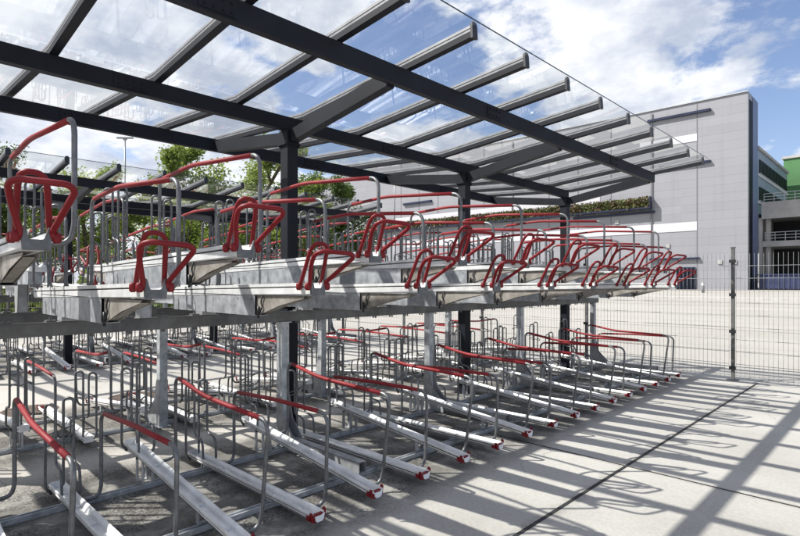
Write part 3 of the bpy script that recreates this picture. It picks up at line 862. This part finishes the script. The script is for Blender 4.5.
# blue skips in front of the deck
SKIP = mat('blue_skip', (.022, .032, .085), .5, .1, var=.3, vscale=1)
for k, (xo, w_, h_, lb) in enumerate(((.9, 4.2, 1.7, 'blue steel container below the deck, nearest the grey tower'), (6.2, 5.2, 2.0, 'blue steel container below the deck, middle of three'), (12.6, 5.0, 1.8, 'blue steel container below the deck, farthest right of three'))):
    q = c0 + Vector((xo, 1.5, 0)); r = empty('skip_container', (q.x, q.y, .76))
    b = MB(); b.extrude([(0, .15), (w_, .15), (w_ + .2, h_), (-.2, h_)], (0, 2.2, 0), (0, 0, 0), up=(0, 0, 1))
    for i in range(8): b.box((.2 + i * w_ / 8.5, -.05, .3), (.3 + i * w_ / 8.5, .0, h_ - .05))
    b.build('body', SKIP, r)
    b = MB(); b.box((-.25, -.12, h_), (w_ + .25, 2.3, h_ + .1)); b.build('rim', SKIP, r)
    tag(r, lb, 'container', 'blue containers below the parking deck')

# lamp posts
POLE = mat('lamp_pole', (.30, .31, .32), .5, .4, var=.1)
for px, D, top, lb in ((125, 42, 138, 'tall slender street lamp behind the left-hand bike racks'), (394.6, 50, 171, 'slender street lamp in front of the pale facade left end')):
    q = ray(px, D); h = zat(top, D); r = empty('street_lamp', (q.x, q.y, 0))
    b = MB(); b.tube([(0, 0, 0), (0, 0, h * .5)], .085, 10); b.tube([(0, 0, h * .5), (0, 0, h - .1)], .06, 10); b.build('pole', POLE, r)
    b = MB(); b.bar((-.45, -.45, h), (.45, .45, h), .22, .10); b.bar((-.1, -.1, h - .1), (.1, .1, h - .1), .12, .12); b.build('lamp_head', POLE, r)
    tag(r, lb, 'street lamp')
# bollard by the kerb
q = ray(703, 52)
r = empty('bollard', (q.x, q.y, ground_z(q.x, q.y)))
b = MB(); b.lathe([(.14, 0), (.14, .9), (.10, 1.0), (.02, 1.05)], (0, 0, 0), 14); b.build('body', POLE, r)
b = MB(); b.lathe([(.145, .72), (.145, .84)], (0, 0, 0), 14); b.build('band', WHITE, r)
tag(r, 'small grey bollard standing before the big blank facade', 'bollard')

# ------------------------------------------------------------------ trees
BARK = mat('bark', (.09, .07, .05), .9, 0, var=.3, vscale=6, bump=.5, bscale=20)
def leafmat(name, a, c):
    m = mat(name, a, .6, 0, vscale=1.3, col2=c, spec=.3)
    t = m.node_tree; b = t.nodes['Principled BSDF']
    tl = t.nodes.new('ShaderNodeBsdfTranslucent'); tl.inputs['Color'].default_value = (a[0]*1.5, a[1]*1.6, a[2]*.9, 1)
    mx = t.nodes.new('ShaderNodeMixShader'); mx.inputs[0].default_value = .35
    o = t.nodes['Material Output']
    t.links.new(b.outputs[0], mx.inputs[1]); t.links.new(tl.outputs[0], mx.inputs[2]); t.links.new(mx.outputs[0], o.inputs[0])
    return m
LEAF = [leafmat('spring_leaves', (.20, .25, .075), (.12, .165, .045)), leafmat('dark_leaves', (.085, .125, .035), (.045, .075, .022)), leafmat('fresh_leaves', (.24, .30, .075), (.145, .20, .045))]
def tree(loc, h, w, seed, lm, label, dens=1.0, lift=.25, grp='trees beyond the farther racks'):
    rg = random.Random(seed); root = empty('tree', loc)
    tr = MB(); cl = []
    top = h * .8; bend = Vector((rg.gauss(0, .03), rg.gauss(0, .03), 0)) * h
    def limb(p, d, ln, r, lvl):
        n = 4; pts = [p]; q = p.copy(); dd = d.copy()
        for i in range(n):
            dd = (dd + Vector((rg.gauss(0,.12), rg.gauss(0,.12), rg.gauss(.03,.08)))).normalized(); q = q + dd * (ln / n); pts.append(q.copy())
        for i in range(n):
            r0 = r * (1 - .7 * i / n); tr.tube([pts[i], pts[i+1]], max(r0 * .85, .008), 5 if lvl else 8, cap=False)
        if lvl >= 1:
            for i in range(1, n + 1): cl.append((pts[i], ln * (.30 if lvl == 1 else .42)))
        if lvl < 2:
            m_ = 7 if lvl == 0 else 4
            for i in range(m_):
                t = (lift + (1 - lift) * (i + .5) / m_) if lvl == 0 else (.35 + .65 * (i + .5) / m_)
                k = min(int(t * n), n - 1); pp = pts[k].lerp(pts[k+1], t * n - k)
                a = rg.uniform(0, 6.28); up = rg.uniform(.35, .9)
                if lvl == 0: a = i * 2.4 + rg.uniform(-.4, .4)
                nd = Vector((math.cos(a), math.sin(a), up)).normalized() if lvl == 0 else (dd + Vector((rg.gauss(0,.6), rg.gauss(0,.6), rg.gauss(.1,.4)))).normalized()
                l2 = (w * .55 * (1 - .45 * t) if lvl == 0 else ln * .55) * rg.uniform(.75, 1.2)
                limb(pp, nd, l2, r * (.42 if lvl == 0 else .5), lvl + 1)
    limb(Vector((0,0,0)), (Vector((0,0,1)) + bend * .02).normalized(), top, h * .022, 0)
    tr.build('trunk', BARK, root)
    lf = MB(); s = h * .0068 + .024
    for c, rad in cl:
        rad = max(rad, .35); n = int(80 * dens * (1 if rad < 1.2 else 1.5))
        if rg.random() < .10: continue
        for i in range(n):
            o_ = Vector((rg.gauss(0,1), rg.gauss(0,1), rg.gauss(0,.8))) * rad * .52
            p = c + o_; r = s * rg.uniform(.6, 1.35)
            v1 = Vector((rg.gauss(0,1), rg.gauss(0,1), rg.gauss(0,.6))).normalized() * r
            v2 = v1.cross(Vector((rg.gauss(0,1), rg.gauss(0,1), rg.gauss(0,1)))).normalized() * r * .6
            lf.add([p - v1, p + v2, p + v1, p - v2], [(0, 1, 2, 3)])
    lf.build('crown', lm, root)
    return tag(root, label, 'tree', grp)
tl = [(-14, 30, 7.6, 6, 1, 'leafy tree at the far left edge beyond the racks'), (30, 33, 6.6, 6, 2, 'pale green low tree second from the left edge'),
      (62, 36, 6.3, 6, 1, 'dark bushy tree third from the left edge'), (100, 34, 7.6, 5.5, 2, 'fresh green round tree left of the tall street lamp'), (140, 38, 6.4, 6, 0, 'low spring-green tree right of the tall street lamp'),
      (192, 44, 11.3, 7, 0, 'tall feathery willow-like tree above the second canopy, left of the pair'), (232, 46, 12.8, 8, 0, 'tallest feathery tree above the second canopy, right of the pair'),
      (176, 36, 6.4, 6, 2, 'low fresh green tree below the tall feathery pair'), (268, 40, 6.4, 6, 1, 'low dark tree behind the first canopy post'),
      (318, 50, 10.4, 7, 1, 'dark tree with ragged top between the canopy post and pale facade'), (348, 48, 9.4, 6, 1, 'dark ragged tree nearest the pale facade'),
      (300, 42, 7.2, 5.5, 2, 'fresh green tree low beside the pale facade'), (215, 38, 6.6, 6, 1, 'dark low tree in the middle of the tree line')]
for k, (px, D, h, w, mi, lb) in enumerate(tl):
    q = ray(px, D); tree((q.x, q.y, ground_z(q.x, q.y)), h * 1.25, w * 1.15, 100 + k, LEAF[mi], lb, dens=1.25)
# hedge as a run of ground cover below the trees
hg = MB(); rg = random.Random(77)
for i in range(26000):
    px = rg.uniform(-60, 372); D = rg.uniform(27, 29.5); q = ray(px, D); top = 1.5 + .5 * math.sin(px * .09) + .3 * math.sin(px * .31)
    z = rg.uniform(0, 1) ** .8 * top; r = rg.uniform(.06, .16)
    v1 = Vector((rg.gauss(0,1), rg.gauss(0,1), rg.gauss(0,1))).normalized() * r; v2 = Vector((rg.gauss(0,1), rg.gauss(0,1), rg.gauss(0,1))).normalized() * r
    p = Vector((q.x, q.y, z)); hg.add([p - v1, p + v2, p + v1, p - v2], [(0, 1, 2, 3)])
h_ = hg.build('hedge', LEAF[2]); tag(h_, 'rough green undergrowth below the trees beyond the racks', 'hedge', kind='stuff')
